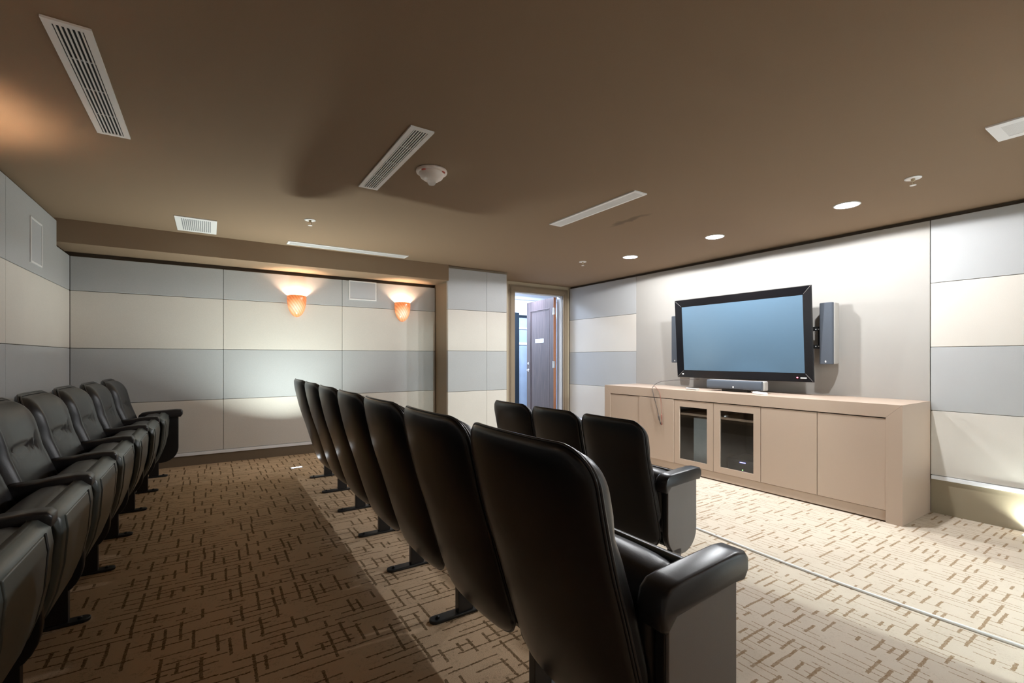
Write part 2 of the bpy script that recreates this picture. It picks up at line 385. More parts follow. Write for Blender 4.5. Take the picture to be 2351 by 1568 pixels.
for i, (a, b, nm) in enumerate(((2.464, 3.02, 'left half'), (3.02, 3.327, 'right half by the door'))):
    for z0, z1, m, c, nmc in courses:
        panel((a+G/2, b-G/2, YC, YC+TH, z0+G, z1-G), m, f'{c} fabric panel, {nmc} course of the column, {nm}', 'fabric panels on the column')
for i, (a, b, nm) in enumerate(((4.376, YD-0.02, 'between door and media cabinet'), (YE, 1.283, 'right of the media cabinet'))):
    for z0, z1, m, c, nmc in courses:
        panel((XF, XF+TH, a+G, b-G, z0+G, z1-G), m, f'{c} fabric panel, {nmc} course of the screen wall, {nm}', 'fabric panels on the screen wall')
panel((XF, XF+TH, 1.283+2*G, 4.376-G, 0.3, Z4-G), M_cpanel, 'large plain cream fabric panel behind the television', 'fabric panels on the screen wall')

# ------------------------------------------------------------ doorway, frame, leaf
X0, X1, ZD = 3.83, 4.76, 2.243
bm = bmesh.new()
# profiled casing: three stepped bands
for k, (o_, t, d) in enumerate(((0.10, 0.075, 0.018), (0.078, 0.025, 0.03), (0.03, 0.0, 0.022))):
    a, bb = o_, t
    box(bm, X0-a, X0-bb, YD-d, YD+0.01, 0, ZD+a); box(bm, X1+bb, X1+min(a, 0.098), YD-d, YD+0.01, 0, ZD+a)
    box(bm, X0-bb, X1+bb, YD-d, YD+0.01, ZD+bb, ZD+a)
t = thing('door_frame', 'tan painted door frame in the corner beside the column', 'door frame', (0, 0, 0))
mesh_obj('casing', bm, M_tan, t, bevel=0.003)
M_jamb = mat('white_jamb_paint', (0.62, 0.62, 0.62), 0.4, noise=0.02)
mesh_obj('jamb', boxes((X0-0.02, X0, YD-0.005, YD+0.135, 0, ZD), (X1, X1+0.02, YD-0.005, YD+0.135, 0, ZD), (X0-0.02, X1+0.02, YD-0.005, YD+0.135, ZD, ZD+0.02)), M_jamb, t)
mesh_obj('door_stop', boxes((X0, X0+0.012, YD+0.03, YD+0.07, 0, ZD), (X1-0.012, X1, YD+0.03, YD+0.07, 0, ZD), (X0, X1, YD+0.03, YD+0.07, ZD-0.012, ZD)), M_jamb, t)
# leaf, swung out into the corridor. local +x along the leaf from the hinge, y thickness
leafL = 0.92
ang = math.atan2(6.751-5.92+0.09, 4.787-4.675)
leaf = thing('door_leaf', 'dark wood door standing open into the corridor', 'door', (4.70, YD+0.125, 0.008), ang)
H = ZD-0.018
st = 0.125
bm = boxes((0, st, -0.022, 0.022, 0, H), (leafL-st, leafL, -0.022, 0.022, 0, H), (st, leafL-st, -0.022, 0.022, H-0.16, H), (st, leafL-st, -0.022, 0.022, 0, 0.24), (st, leafL-st, -0.012, 0.012, 0.24, H-0.16))
mesh_obj('door_panel', bm, M_wood, leaf)
bm = bmesh.new()
for s in (-1, 1):
    for q in (0.0, 0.016):
        a, b_, c, d = st+q, leafL-st-q, 0.24+q, H-0.16-q; y0, y1 = sorted((s*0.012, s*(0.024-q*0.4)))
        box(bm, a, a+0.014, y0, y1, c, d); box(bm, b_-0.014, b_, y0, y1, c, d); box(bm, a, b_, y0, y1, c, c+0.014); box(bm, a, b_, y0, y1, d-0.014, d)
mesh_obj('moulding', bm, M_wood, leaf, bevel=0.003)
mesh_obj('edge_band', boxes((-0.003, 0.0, -0.022, 0.022, 0, H)), M_woodedge, leaf)
for z in (2.0, 1.13, 0.25):
    hg = mesh_obj('hinge', boxes((-0.006, 0.0, -0.005, 0.045, z-0.055, z+0.055), (-0.006, 0.03, 0.022, 0.026, z-0.055, z+0.055)), M_chrome, leaf)
    bm = bmesh.new()
    lathe(bm, [(0.006, z-0.054), (0.006, z-0.033), (0.0052, z-0.032), (0.006, z-0.031), (0.006, z-0.011), (0.0052, z-0.010), (0.006, z-0.009), (0.006, z+0.011), (0.0052, z+0.012), (0.006, z+0.013), (0.006, z+0.054)], 12, (-0.008, 0.030, 0))
    mesh_obj('knuckle', bm, M_chrome, hg)
hz = 1.02
h = mesh_obj('door_handle', lathe(bmesh.new(), [(0.027, 0.022), (0.027, 0.03), (0.012, 0.034), (0.010, 0.07)], 20, (leafL-0.065, 0, hz), 'y'), M_chrome, leaf)
mesh_obj('lever', tube(bmesh.new(), [(leafL-0.065, 0.07, hz), (leafL-0.09, 0.072, hz), (leafL-0.165, 0.065, hz+0.003)], [0.010, 0.009, 0.007], 10), M_chrome, h, smooth=True)
mesh_obj('deadbolt', lathe(bmesh.new(), [(0.024, 0.022), (0.024, 0.03), (0.014, 0.034), (0.014, 0.038)], 20, (leafL-0.065, 0, hz+0.12), 'y'), M_chrome, leaf)
sg = mesh_obj('sign_plate', boxes((0.33, 0.62, 0.0125, 0.016, 1.50, 1.565)), M_plate, leaf); sg['label'] = 'pale rectangular name plate'
bm = bmesh.new()
for i, wd in enumerate((0.014, 0.012, 0.014, 0.010, 0.013, 0.012, 0.012)): box(bm, 0.415+i*0.018, 0.415+i*0.018+wd, 0.016, 0.0164, 1.527, 1.541)
mesh_obj('lettering', bm, mat('faint_grey_print', (0.55, 0.62, 0.68), 0.6), sg)

# corridor beyond
struct('wall_corridor', boxes((2.9, 8.0, 7.4, 7.5, 0, 2.7), (2.85, 2.9, YD+0.12, 7.5, 0, 2.7), (8.0, 8.1, YD+0.12, 7.5, 0, 2.7), (WX1+0.1, 8.0, YD+0.02, YD+0.12, 0, 2.7)), M_corr)
struct('floor', boxes((WX1+0.05, 8.0, YD+0.1, 7.5, -0.1, 0)), mat('corridor_floor', (0.3, 0.3, 0.32), 0.4, noise=0.1, nscale=10), 'corridor floor')
struct('ceiling', boxes((2.9, 8.0, YD+0.12, 7.5, 2.5, 2.6)), M_corr, 'corridor ceiling')
struct('trim_8', boxes((2.9, 8.0, 7.34, 7.4, 2.37, 2.43)), M_corr, 'corridor cornice', bevel=0.01)
t = thing('glazed_door', 'black framed glazed door across the corridor, seen past the open door', 'door')
mesh_obj('frame', boxes((4.78, 4.935, 7.30, 7.40, 0, 2.11), (5.75, 5.83, 7.30, 7.40, 0, 2.07), (4.935, 5.75, 7.34, 7.40, 2.03, 2.07)), mat('blue_black_frame', (0.006, 0.012, 0.018), 0.25, noise=0.1), t, bevel=0.004)
gz = mesh_obj('glazing', boxes((4.935, 5.75, 7.37, 7.38, 0, 2.03)), M_corrgl, t)
mesh_obj('rail', boxes((4.935, 5.75, 7.355, 7.37, 1.80, 1.83), (4.935, 5.75, 7.355, 7.37, 1.50, 1.54)), M_corr, gz)

# ------------------------------------------------------------ theatre seats
def interp(tab, z):
    if z <= tab[0][0]: return tab[0][1]
    for (a, p), (b, q) in zip(tab, tab[1:]):
        if z <= b:
            t = (z-a)/(b-a); return p+(q-p)*t
    return tab[-1][1]
PROF = [(0.10, -0.015), (0.14, -0.052), (0.20, -0.085), (0.30, -0.118), (0.42, -0.155), (0.52, -0.185), (0.60, -0.212), (0.68, -0.235), (0.76, -0.254), (0.87, -0.280), (0.90, -0.285)]
def rr_outline(hw_t, hw_b, z0, z1, rt, rb, n=9, dip=0.0):
    pts = []
    def hw(z): return hw_b+(hw_t-hw_b)*(z-z0)/(z1-z0)
    def arc(cy, cz, r, a0, a1):
        for i in range(n+1):
            a = a0+(a1-a0)*i/n; pts.append((cy+r*math.cos(a), cz+r*math.sin(a)))
    arc(hw_b-rb, z0+rb, rb, -PI/2, 0)
    for i in range(1, 8): z = z0+rb+(z1-rt-z0-rb)*i/8; pts.append((hw(z), z))
    arc(hw_t-rt, z1-rt, rt, 0, PI/2)
    m = 8
    for i in range(1, m): y = (hw_t-rt)*(1-2*i/m); pts.append((y, z1-dip*(1-(y/(hw_t-rt))**2)))
    arc(-hw_t+rt, z1-rt, rt, PI/2, PI)
    for i in range(1, 8): z = z1-rt-(z1-rt-z0-rb)*i/8; pts.append((-hw(z), z))
    arc(-hw_b+rb, z0+rb, rb, PI, 1.5*PI)
    for i in range(1, m): y = -(hw_b-rb)*(1-2*i/m); pts.append((y, z0-0.0*(1-(y/(hw_b-rb))**2)))
    return pts
def pad(out, fr, bk, edge, zc, rings=(0, .25, .5, .7, .83, .91, .96, .985, 1.0), grooves=None):
    """closed cushion: fr/bk(y,z) give the two sheets, meeting along an edge of thickness 'edge'"""
    bm = bmesh.new(); k = len(out)
    def sheet(fn, sgn):
        R = []
        for t in rings[1:]:
            row = []
            for y, z in out:
                yy, zz = y*t, zc+(z-zc)*t
                fall = (1-(t**8))**0.5
                row.append(bm.verts.new((fn(yy, zz, fall), yy, zz)))
            R.append(row)
        c = bm.verts.new((fn(0, zc, 1), 0, zc))
        for i in range(k): bm.faces.new([c, R[0][i], R[0][(i+1) % k]])
        for A, B in zip(R, R[1:]):
            for i in range(k): bm.faces.new([A[i], B[i], B[(i+1) % k], A[(i+1) % k]])
        return R[-1]
    a = sheet(fr, 1); b = sheet(bk, -1)
    for i in range(k): bm.faces.new([a[i], a[(i+1) % k], b[(i+1) % k], b[i]])
    return bm
def wrap(y): return 0.028*(abs(y)/0.25)**2.6
SH = rr_outline(0.254, 0.246, 0.155, 0.895, 0.080, 0.11)
CU = rr_outline(0.251, 0.246, 0.30, 0.888, 0.078, 0.05)
def standard_pts(f=0.218):
    pts = [(-0.040, 0.545), (f, 0.545)]; c, q = (f-0.04)/2, (f+0.04)/2
    for i in range(13):
        a = -PI*i/12; pts.append((c+q*math.cos(a), 0.25+0.125*math.sin(a)))
    return pts
def make_seat(far_end=False):
    t = thing('theatre_seat', 'x', 'theatre seat')
    # rear shell
    fr = lambda y, z, f: interp(PROF, z)+wrap(y)+0.030
    bk = lambda y, z, f: interp(PROF, z)+wrap(y)+0.022*(1-f)
    sh = mesh_obj('back_shell', pad(SH, fr, bk, 0, 0.5), M_shell, t, smooth=True)
    # front cushion with crease and side rolls
    def fr2(y, z, f):
        a = abs(y)/0.25
        th = 0.070+0.006*math.sin(min(1, max(0, (z-0.3)/0.35))*PI)        # lumbar
        th += 0.010*math.exp(-((a-0.86)/0.10)**2)
        th -= 0.013*math.exp(-((z-0.69)/0.010)**2)+0.012*math.exp(-((z-0.50)/0.010)**2)*(a < 0.72)
        return interp(PROF, z)+wrap(y)+0.033+th*f
    bk2 = lambda y, z, f: interp(PROF, z)+wrap(y)+0.031
    rg = (0, .12, .2, .28, .36, .42, .46, .50, .56, .64, .7, .76, .82, .87, .91, .94, .965, .985, 1.0)
    cu = mesh_obj('back_cushion', pad(CU, fr2, bk2, 0, 0.585, rg), M_leather, t, smooth=True)
    pp = [(interp(PROF, z)+wrap(y)+0.036, y*1.012, 0.585+(z-0.585)*1.008) for y, z in CU]
    mesh_obj('piping', tube(bmesh.new(), pp+[pp[0]], 0.0045, 6), M_leather, cu, smooth=True)
    pp = [(interp(PROF, z)+wrap(y)+0.026, y*1.006, 0.5+(z-0.5)*1.004) for y, z in SH]
    mesh_obj('edge_trim', tube(bmesh.new(), pp+[pp[0]], 0.004, 6), M_shell, sh, smooth=True)
    # hinged seat, tipped up: cushion behind, moulded pan facing forward
    cp = [(0.100, 0.560), (0.092, 0.578), (0.060, 0.584), (0.010, 0.580), (-0.020, 0.560), (-0.036, 0.50), (-0.036, 0.42), (-0.010, 0.30), (0.010, 0.24), (0.03, 0.215), (0.065, 0.25), (0.095, 0.35), (0.110, 0.48)]
    bm = bmesh.new(); rows = []
    for i in range(13):
        u = -1+2*i/12; y = 0.236*u; s = 1-0.06*abs(u)**6; up = 0.004*(1-abs(u)**2.5)
        rows.append([bm.verts.new((0.02+(x-0.02)*s, y, 0.4+(z-0.4)*s+(up if z > 0.5 else 0))) for x, z in cp])
    for A, B in zip(rows, rows[1:]):
        for j in range(len(cp)): bm.faces.new([A[j], A[(j+1) % len(cp)], B[(j+1) % len(cp)], B[j]])
    bm.faces.new(rows[0]); bm.faces.new(rows[-1][::-1])
    mesh_obj('seat_cushion', bm, M_leather, t, smooth=True)
    outer = [(0.094, 0.586), (0.120, 0.583), (0.147, 0.558), (0.153, 0.51), (0.145, 0.40), (0.127, 0.31), (0.100, 0.235), (0.065, 0.185), (0.010, 0.165)]
    inner = [(0.010, 0.180), (0.050, 0.205), (0.080, 0.250), (0.105, 0.32), (0.121, 0.40), (0.127, 0.49), (0.122, 0.545), (0.096, 0.572)]
    bm = bmesh.new(); ring = outer+inner; rows = []
    for y in (-0.238, -0.225, -0.1, 0.05, 0.12, 0.16, 0.225, 0.238):
        inn = 0.006 if abs(y) > 0.23 else 0
        rows.append([bm.verts.new((x-inn if j < len(outer) else x, y, z)) for j, (x, z) in enumerate(ring)])
    for A, B in zip(rows, rows[1:]):
        for j in range(len(ring)): bm.faces.new([A[j], A[(j+1) % len(ring)], B[(j+1) % len(ring)], B[j]])
    bm.faces.new(rows[0]); bm.faces.new(rows[-1][::-1])
    pan = mesh_obj('seat_pan', bm, M_pan, t, smooth=True)
    bm = bmesh.new()                       # recessed-looking groove strip and the raised field beside it
    for y0, y1, off, m in ((0.150, 0.166, 0.003, 0),):
        prof = outer[2:8]; a = [(x+off, z) for x, z in prof]+[(x-0.006, z) for x, z in prof[::-1]]
        extrude_xz(bm, a, y0, y1)
    mesh_obj('groove', bm, M_dark, pan)
    bm = bmesh.new(); prof = outer[2:8]
    extrude_xz(bm, [(x+0.005, z) for x, z in prof]+[(x-0.006, z) for x, z in prof[::-1]], -0.19, 0.135)
    mesh_obj('raised_field', bm, M_pan, pan, bevel=0.004)
    stanchion(t, 0.27, False, not far_end)
    return t
def stanchion(t, y, endp=False, inner=False):
    bm = bmesh.new(); extrude_xz(bm, standard_pts(0.120 if inner else 0.218), y-0.016, y+0.016)
    s = mesh_obj('side_standard', bm, M_frame, t, bevel=0.006)
    bm = boxes((0.003, 0.072, y-0.017, y+0.017, 0.008, 0.17))
    mesh_obj('post', bm, M_frame, s, bevel=0.003)
    bm = bmesh.new()
    pts = []
    for cx, a0 in ((0.115, -PI/2), (-0.095, PI/2)):
        for i in range(9): a = a0+PI*i/8; pts.append((cx+0.024*math.cos(a), y+0.026*math.sin(a)))
    A = [bm.verts.new((x, yy, 0)) for x, yy in pts]; B = [bm.verts.new((x, yy, 0.013)) for x, yy in pts]
    bm.faces.new(A); bm.faces.new(B)
    for i in range(len(pts)): bm.faces.new([A[i], A[(i+1) % len(pts)], B[(i+1) % len(pts)], B[i]])
    mesh_obj('foot', bm, M_frame, s, bevel=0.003)
    for x in (-0.085, 0.105): mesh_obj('bolt', lathe(bmesh.new(), [(0.008, 0.013), (0.008, 0.019), (0.004, 0.021)], 8, (x, y, 0)), M_frame, s)
    E = -0.075 if inner else 0.028
    q = -0.03 if inner else 0.02
    prof = [(0.222+E, 0.588), (0.222+E, 0.558), (0.206+E, 0.535), (0.166+E, 0.537), (-0.052+q, 0.520), (-0.078+q, 0.490), (-0.092+q, 0.500), (-0.096+q, 0.535), (-0.086+q, 0.570), (-0.065+q, 0.588), (-0.01, 0.594), (0.10+E, 0.602), (0.17+E, 0.606), (0.209+E, 0.603)]
    bm = bmesh.new(); rows = []
    for u, s_ in ((-1, 0.80), (-0.96, 0.90), (-0.86, 0.97), (-0.7, 1.0), (0, 1.0), (0.7, 1.0), (0.86, 0.97), (0.96, 0.90), (1, 0.80)):
        rows.append([bm.verts.new((0.06+(x-0.06)*(1-(1-s_)*0.25), y+0.038*u, 0.555+(z-0.555)*s_)) for x, z in prof])
    for A, B in zip(rows, rows[1:]):
        for j in range(len(prof)): bm.faces.new([A[j], A[(j+1) % len(prof)], B[(j+1) % len(prof)], B[j]])
    bm.faces.new(rows[0]); bm.faces.new(rows[-1][::-1])
    mesh_obj('armrest', bm, M_arm, t, smooth=True)
    if endp:
        bm = bmesh.new(); extrude_xz(bm, [(0.089+(x-0.089)*0.985, z) for x, z in standard_pts()], y-0.024, y-0.015)
        bm2 = mesh_obj('end_panel', bm, M_end, t, bevel=0.002); bm2['label'] = 'taupe grey aisle end panel'
        mesh_obj('post_cover', boxes((0.0, 0.075, y-0.024, y-0.017, 0.01, 0.16)), M_end, bm2)

seat = make_seat()
seat_end = make_seat(); stanchion(seat_end, -0.27, True)
seat_rend = make_seat(); stanchion(seat_rend, -0.27)
seat_far = make_seat(True)
ORD = ['nearest the camera', 'second from the near end', 'third from the near end', 'fourth from the near end', 'third from the far wall end', 'second from the far wall end', 'farthest, next to the sconce wall']
first = {id(seat): True, id(seat_end): True, id(seat_rend): True, id(seat_far): True}
def put(src, loc, label, group):
    if first[id(src)]:
        first[id(src)] = False; src.location = loc; src['label'] = label; src['group'] = group; return src
    return dup(src, loc, label, group)
XM, XFR, XB, Y0 = 0.865, 2.185, -0.455, 0.672
for k in range(7):
    put(seat_end if k == 0 else seat, (XM, Y0+0.27+0.54*k, PLAT), 'black leather theatre seat of the middle row, '+ORD[k], 'middle row of theatre seats')
for k in range(3):
    r = put(seat_end if k == 0 else seat, (XFR, 1.712+0.27+0.54*k, 0), 'black leather theatre seat of the short front row, '+('at its taupe panelled aisle end', 'between the other two', 'nearest the doorway')[k], 'front row of theatre seats')
    for ch in r.children:             # these backs stand a little more upright
        if ch.name.startswith('back_'): ch.location = (-0.008, 0, -0.008); ch.rotation_euler = (0, math.radians(2.6), 0)
XBK = [-0.460, -0.488, -0.513, -0.533, -0.543, -0.55, -0.556, -0.56]
for k in range(8):
    put(seat_rend if k == 7 else seat_far if k == 0 else seat, (XBK[k], 5.25-0.27-0.54*k, PLAT), 'black leather theatre seat of the rear row, '+('farthest, next to the sconce wall', 'second from the far end', 'third from the far end', 'fourth from the far end', 'fifth from the far end', 'sixth from the far end', 'cut by the left frame edge', 'last, beside the wall behind the camera')[k], 'rear row of theatre seats')

# ------------------------------------------------------------ media cabinet
CX, CY0, CY1, CT = 4.285, 1.283, 4.362, 0.898
cab = thing('media_cabinet', 'long low taupe media cabinet under the television', 'cabinet', (0, 0, 0))
bm = bmesh.new()
def prism(bm, yz, x0, x1):
    A = [bm.verts.new((x0, y, z)) for y, z in yz]; B = [bm.verts.new((x1, y, z)) for y, z in yz]
    bm.faces.new(A); bm.faces.new(B[::-1]); k = len(yz)
    for i in range(k): bm.faces.new([A[i], A[(i+1) % k], B[(i+1) % k], B[i]])
BW = 0.102
prism(bm, [(CY0, CT), (CY1, CT), (CY1-BW, CT-BW), (CY0+BW, CT-BW)], CX, XF)
mesh_obj('top', bm, M_cab, cab, bevel=0.0015)
for a, b_ in ((CY0, CY0+BW), (CY1, CY1-BW)):
    bm = bmesh.new(); prism(bm, [(a, 0), (b_, 0), (b_, CT-BW-0.001), (a, CT-0.001)], CX, XF)
    mesh_obj('side_panel', bm, M_cab, cab, bevel=0.0015)
mesh_obj('plinth', boxes((CX+0.012, XF-0.1, CY0+BW, CY1-BW, 0.012, 0.088)), M_cab, cab)
divs = [4.257, 3.789, 3.296, 2.819, 2.336, 1.859, 1.382]
mesh_obj('carcass', boxes((XF-0.02, XF, CY0+BW, CY1-BW, 0.09, 0.79), (CX+0.03, XF-0.02, 3.286, 3.302, 0.09, 0.79), (CX+0.03, XF-0.02, 2.811, 2.827, 0.09, 0.79), (CX+0.03, XF-0.02, 2.328, 2.344, 0.09, 0.79), (CX+0.03, XF-0.02, 1.851, 1.867, 0.09, 0.79), (CX+0.03, XF-0.02, 3.781, 3.797, 0.09, 0.79), (CX+0.03, XF-0.02, CY0+BW, CY1-BW, 0.09, 0.105)), M_cabin, cab)
mesh_obj('shelf', boxes((CX+0.032, XF-0.02, 2.827, 3.286, 0.630, 0.652), (CX+0.032, XF-0.02, 2.344, 2.811, 0.630, 0.652)), M_cab, cab)
for k in range(6):
    y1, y0 = divs[k]-0.0025, divs[k+1]+0.0025
    z0, z1 = 0.092, CT-BW-0.008
    if k in (2, 3):
        g0, g1 = (2.892, 3.226) if k == 2 else (2.405, 2.748)
        bm = bmesh.new(); x0, x1 = CX+0.004, CX+0.026
        for b_ in ((g1, y1, z0, z1), (y0, g0, z0, z1), (g0, g1, z0, 0.152), (g0, g1, 0.720, z1)): box(bm, x0, x1, *b_)
        bmesh.ops.remove_doubles(bm, verts=bm.verts[:], dist=1e-5)
        d = mesh_obj('glass_door', bm, M_cab, cab)
        mesh_obj('glass_pane', boxes((CX+0.014, CX+0.018, g0-0.004, g1+0.004, 0.148, 0.724)), M_glass, d)
    else:
        mesh_obj('door', boxes((CX+0.004-(0.006 if k == 1 else 0), CX+0.024, y0, y1, z0, z1)), M_cab, cab, bevel=0.0012)
# equipment seen through the glass doors
amp = thing('amplifier', 'dark amplifier with a blue display behind the right glass cabinet door', 'amplifier')
mesh_obj('case', boxes((CX+0.16, CX+0.50, 2.40, 2.76, 0.106, 0.23)), M_amp, amp, bevel=0.004)
mesh_obj('display', boxes((CX+0.158, CX+0.16, 2.57, 2.63, 0.20, 0.206)), M_blueled, amp)
mesh_obj('power_light', lathe(bmesh.new(), [(0.004, CX+0.156), (0.004, CX+0.16)], 10, (0, 2.60, 0.13), 'x'), M_greenled, amp)
mesh_obj('knob', lathe(bmesh.new(), [(0.018, CX+0.14), (0.018, CX+0.16)], 16, (0, 2.45, 0.15), 'x'), M_chrome, amp, bevel=0.002)
rt = thing('network_box', 'upright black box with a violet light behind the right glass cabinet door', 'electronics')
mesh_obj('case', boxes((CX+0.20, CX+0.36, 2.385, 2.44, 0.232, 0.50)), M_amp, rt, bevel=0.005)
mesh_obj('status_light', boxes((CX+0.198, CX+0.20, 2.395, 2.42, 0.30, 0.37)), M_blueled, rt)
tag(mesh_obj('equipment_tower', boxes((CX+0.12, CX+0.45, 2.845, 3.13, 0.106, 0.60)), M_box, bevel=0.004), 'pale grey upright box behind the left glass cabinet door', 'electronics')

# ------------------------------------------------------------ television and its speakers
TVC = Vector((4.648, 2.79, 1.471)); W, Hh = 1.306, 0.735; BZ = 0.084
tv = thing('television', 'large black framed flat television on the screen wall', 'television', TVC)
# local: x = out of screen toward room(-X world), y = left->right world -Y ; simply use world-aligned axes and tilt
tv.rotation_euler = (0, math.radians(-3.64), math.radians(1.1))
def tvbox(y0, y1, z0, z1, x0, x1): return (x0, x1, y0, y1, z0, z1)
# bevelled picture-frame bezel
bm = bmesh.new()
o2, i2 = (W/2+BZ, Hh/2+BZ), (W/2, Hh/2)
def ringpts(a, b_, x): return [bm.verts.new((x, s*a, t_*b_)) for s, t_ in ((1, 1), (-1, 1), (-1, -1), (1, -1))]
R = [ringpts(o2[0]-0.05, o2[1]-0.05, 0.06), ringpts(o2[0]-0.03, o2[1]-0.03, 0.02), ringpts(o2[0], o2[1], 0.0), ringpts(o2[0]-0.006, o2[1]-0.006, -0.012), ringpts(i2[0]+0.008, i2[1]+0.008, 0.004), ringpts(i2[0], i2[1], 0.006), ringpts(i2[0], i2[1], 0.03)]
for A, B in zip(R, R[1:]):
    for i in range(4): bm.faces.new([A[i], A[(i+1) % 4], B[(i+1) % 4], B[i]])
for i in range(4): bm.faces.new([R[-1][i], R[-1][(i+1) % 4], R[0][(i+1) % 4], R[0][i]])
bez = mesh_obj('bezel', bm, M_tvblack, tv)
for s, t_ in ((1, 1), (-1, 1), (-1, -1), (1, -1)):
    mesh_obj('mitre_line', tube(bmesh.new(), [(-0.0118, s*(o2[0]-0.007), t_*(o2[1]-0.007)), (0.003, s*(i2[0]+0.008), t_*(i2[1]+0.008))], 0.0009, 6), M_spkbox, bez)
mesh_obj('screen', boxes((0.007, 0.014, -W/2-0.004, W/2+0.004, -Hh/2-0.004, Hh/2+0.004)), M_screen, tv)
mesh_obj('rear_housing', boxes((0.055, 0.11, -0.60, 0.60, -0.34, 0.34)), M_black, tv, bevel=0.01)
mesh_obj('power_light', lathe(bmesh.new(), [(0.006, -0.0125), (0.006, -0.006)], 12, (0, -(W/2-0.06), -(Hh/2+0.042)), 'x'), M_redled, tv)
lg = mesh_obj('badge', boxes((-0.0145, -0.008, -(W/2+0.022), -(W/2-0.03), -(Hh/2+0.050), -(Hh/2+0.040))), M_white, tv); lg['label'] = 'small white badge'
st_ = mesh_obj('sticker', boxes((-0.0145, -0.008, (W/2-0.006), (W/2+0.012), -(Hh/2+0.050), -(Hh/2+0.034))), M_white, tv); st_['label'] = 'small white square sticker'
mesh_obj('wall_bracket', boxes((0.11, XF-TVC.x-0.05, -0.09, -0.05, -0.10, 0.10), (0.11, XF-TVC.x-0.05, 0.05, 0.09, -0.10, 0.10), (XF-TVC.x-0.06, XF-TVC.x-0.025, -0.2, 0.2, -0.15, 0.15)), M_black, tv)
def side_speaker(y0, y1, inner, label):
    t = thing('wall_speaker', label, 'speaker', (0, 0, 0), group=None)
    x0, x1, z0, z1 = 4.715, 4.835, 1.19, 1.755
    mesh_obj('cabinet', boxes((x0+0.028, x1, y0-0.006, y1+0.001, z0+0.002, z1-0.002)), M_spkbox, t, bevel=0.008)
    bm = bmesh.new(); pts = []
    for y, x in ((y0+0.0, x0+0.03), (y0+0.004, x0+0.006), (y0+0.02, x0), (y1-0.02, x0), (y1-0.003, x0+0.006), (y1, x0+0.03)): pts.append((x, y))
    A = [bm.verts.new((x, y, z0)) for x, y in pts]; B = [bm.verts.new((x, y, z1)) for x, y in pts]
    bm.faces.new(A); bm.faces.new(B[::-1])
    for i in range(len(pts)): bm.faces.new([A[i], A[(i+1) % len(pts)], B[(i+1) % len(pts)], B[i]])
    gr = mesh_obj('grille', bm, M_spk, t, bevel=0.006)
    bm = bmesh.new(); c = (y0+y1)/2
    prism(bm, [(c-0.006, z0+0.018), (c-0.006, z0+0.030), (c, z0+0.036), (c+0.006, z0+0.030), (c+0.006, z0+0.022), (c, z0+0.014)], x0-0.0015, x0+0.002)
    mesh_obj('badge', bm, M_white, gr)
    # slotted bracket back to the television
    s = 1 if inner > y1 else -1; ye = y1 if s > 0 else y0
    bs = [(4.775, 4.781, min(ye-s*0.02, inner), max(ye-s*0.02, inner), z, z+0.028) for z in (1.355, 1.46, 1.505)]
    bs = [(4.765, 4.775, min(ye-s*0.02, inner), max(ye-s*0.02, inner), 1.50, 1.54), (4.765, 4.775, min(ye-s*0.02, inner), max(ye-s*0.02, inner), 1.335, 1.372), (4.765, 4.775, min(ye-s*0.02, ye+s*0.03), max(ye-s*0.02, ye+s*0.03), 1.372, 1.50)]
    mesh_obj('bracket', boxes(*bs), M_black, t)
    for q in (0.02, 0.045):
        for z in (1.512, 1.352): mesh_obj('bolt', boxes((4.761, 4.765, min(ye+s*q-0.004, ye+s*q+0.004), max(ye+s*q-0.004, ye+s*q+0.004), z, z+0.008)), M_white, t)
    return t
side_speaker(1.915, 2.03, 2.12, 'tall slim speaker with blue-grey cloth right of the television')
side_speaker(3.555, 3.668, 3.46, 'tall slim speaker mostly hidden behind the left edge of the television')
cs = thing('centre_speaker', 'long blue-grey centre speaker on the cabinet below the television', 'speaker', (0, 0, 0))
c0, c1 = 2.445, 3.035
bm = bmesh.new(); pts = [(4.50, 0.928), (4.494, 0.95), (4.494, 1.0), (4.505, 1.014), (4.53, 1.016), (4.53, 0.925)]
extrude_xz(bm, pts, c0, c1); gr = mesh_obj('grille', bm, M_spk, cs, bevel=0.004)
mesh_obj('badge', boxes((4.4915, 4.495, 2.725, 2.737, 0.94, 0.958)), M_white, gr)
mesh_obj('cabinet', boxes((4.53, 4.61, c0-0.012, c1+0.004, 0.922, 1.017)), M_spkbox, cs, bevel=0.012)
mesh_obj('stand', boxes((4.53, 4.60, 2.60, 2.88, CT, 0.924)), M_black, cs, bevel=0.002)

def remote(loc, rz, label, col, body2):
    t = thing('remote_control', label, 'remote control', loc, rz)
    bm = bmesh.new(); prism(bm, [(-0.024, 0.004), (-0.018, 0), (0.018, 0), (0.024, 0.004), (0.022, 0.017), (0.016, 0.021), (-0.016, 0.021), (-0.022, 0.017)], -0.085, 0.085)
    mesh_obj('body', bm, col, t, bevel=0.003)
    bm = bmesh.new()
    for i in range(7):
        for j in range(3): box(bm, -0.07+i*0.02, -0.058+i*0.02, -0.014+j*0.011, -0.007+j*0.011, 0.021, 0.0235)
    mesh_obj('button', bm, body2, t)
    return t
remote((4.43, 2.42, CT), math.radians(62), 'pale grey remote control near the right end of the centre speaker', M_white, M_grille)
remote((4.44, 3.17, CT), math.radians(75), 'silver and black remote control left of the centre speaker', M_spkbox, M_black)

# audio cable hanging from the television over the cabinet front
cb = thing('audio_cable', 'dark audio cable looping from the television over the cabinet front', 'cable')
top = [(4.68, 3.25, 1.005), (4.66, 3.30, 1.002), (4.60, 3.40, 0.995), (4.50, 3.50, 0.985), (4.40, 3.585, 0.965), (4.30, 3.60, 0.905), (4.268, 3.56, 0.83)]
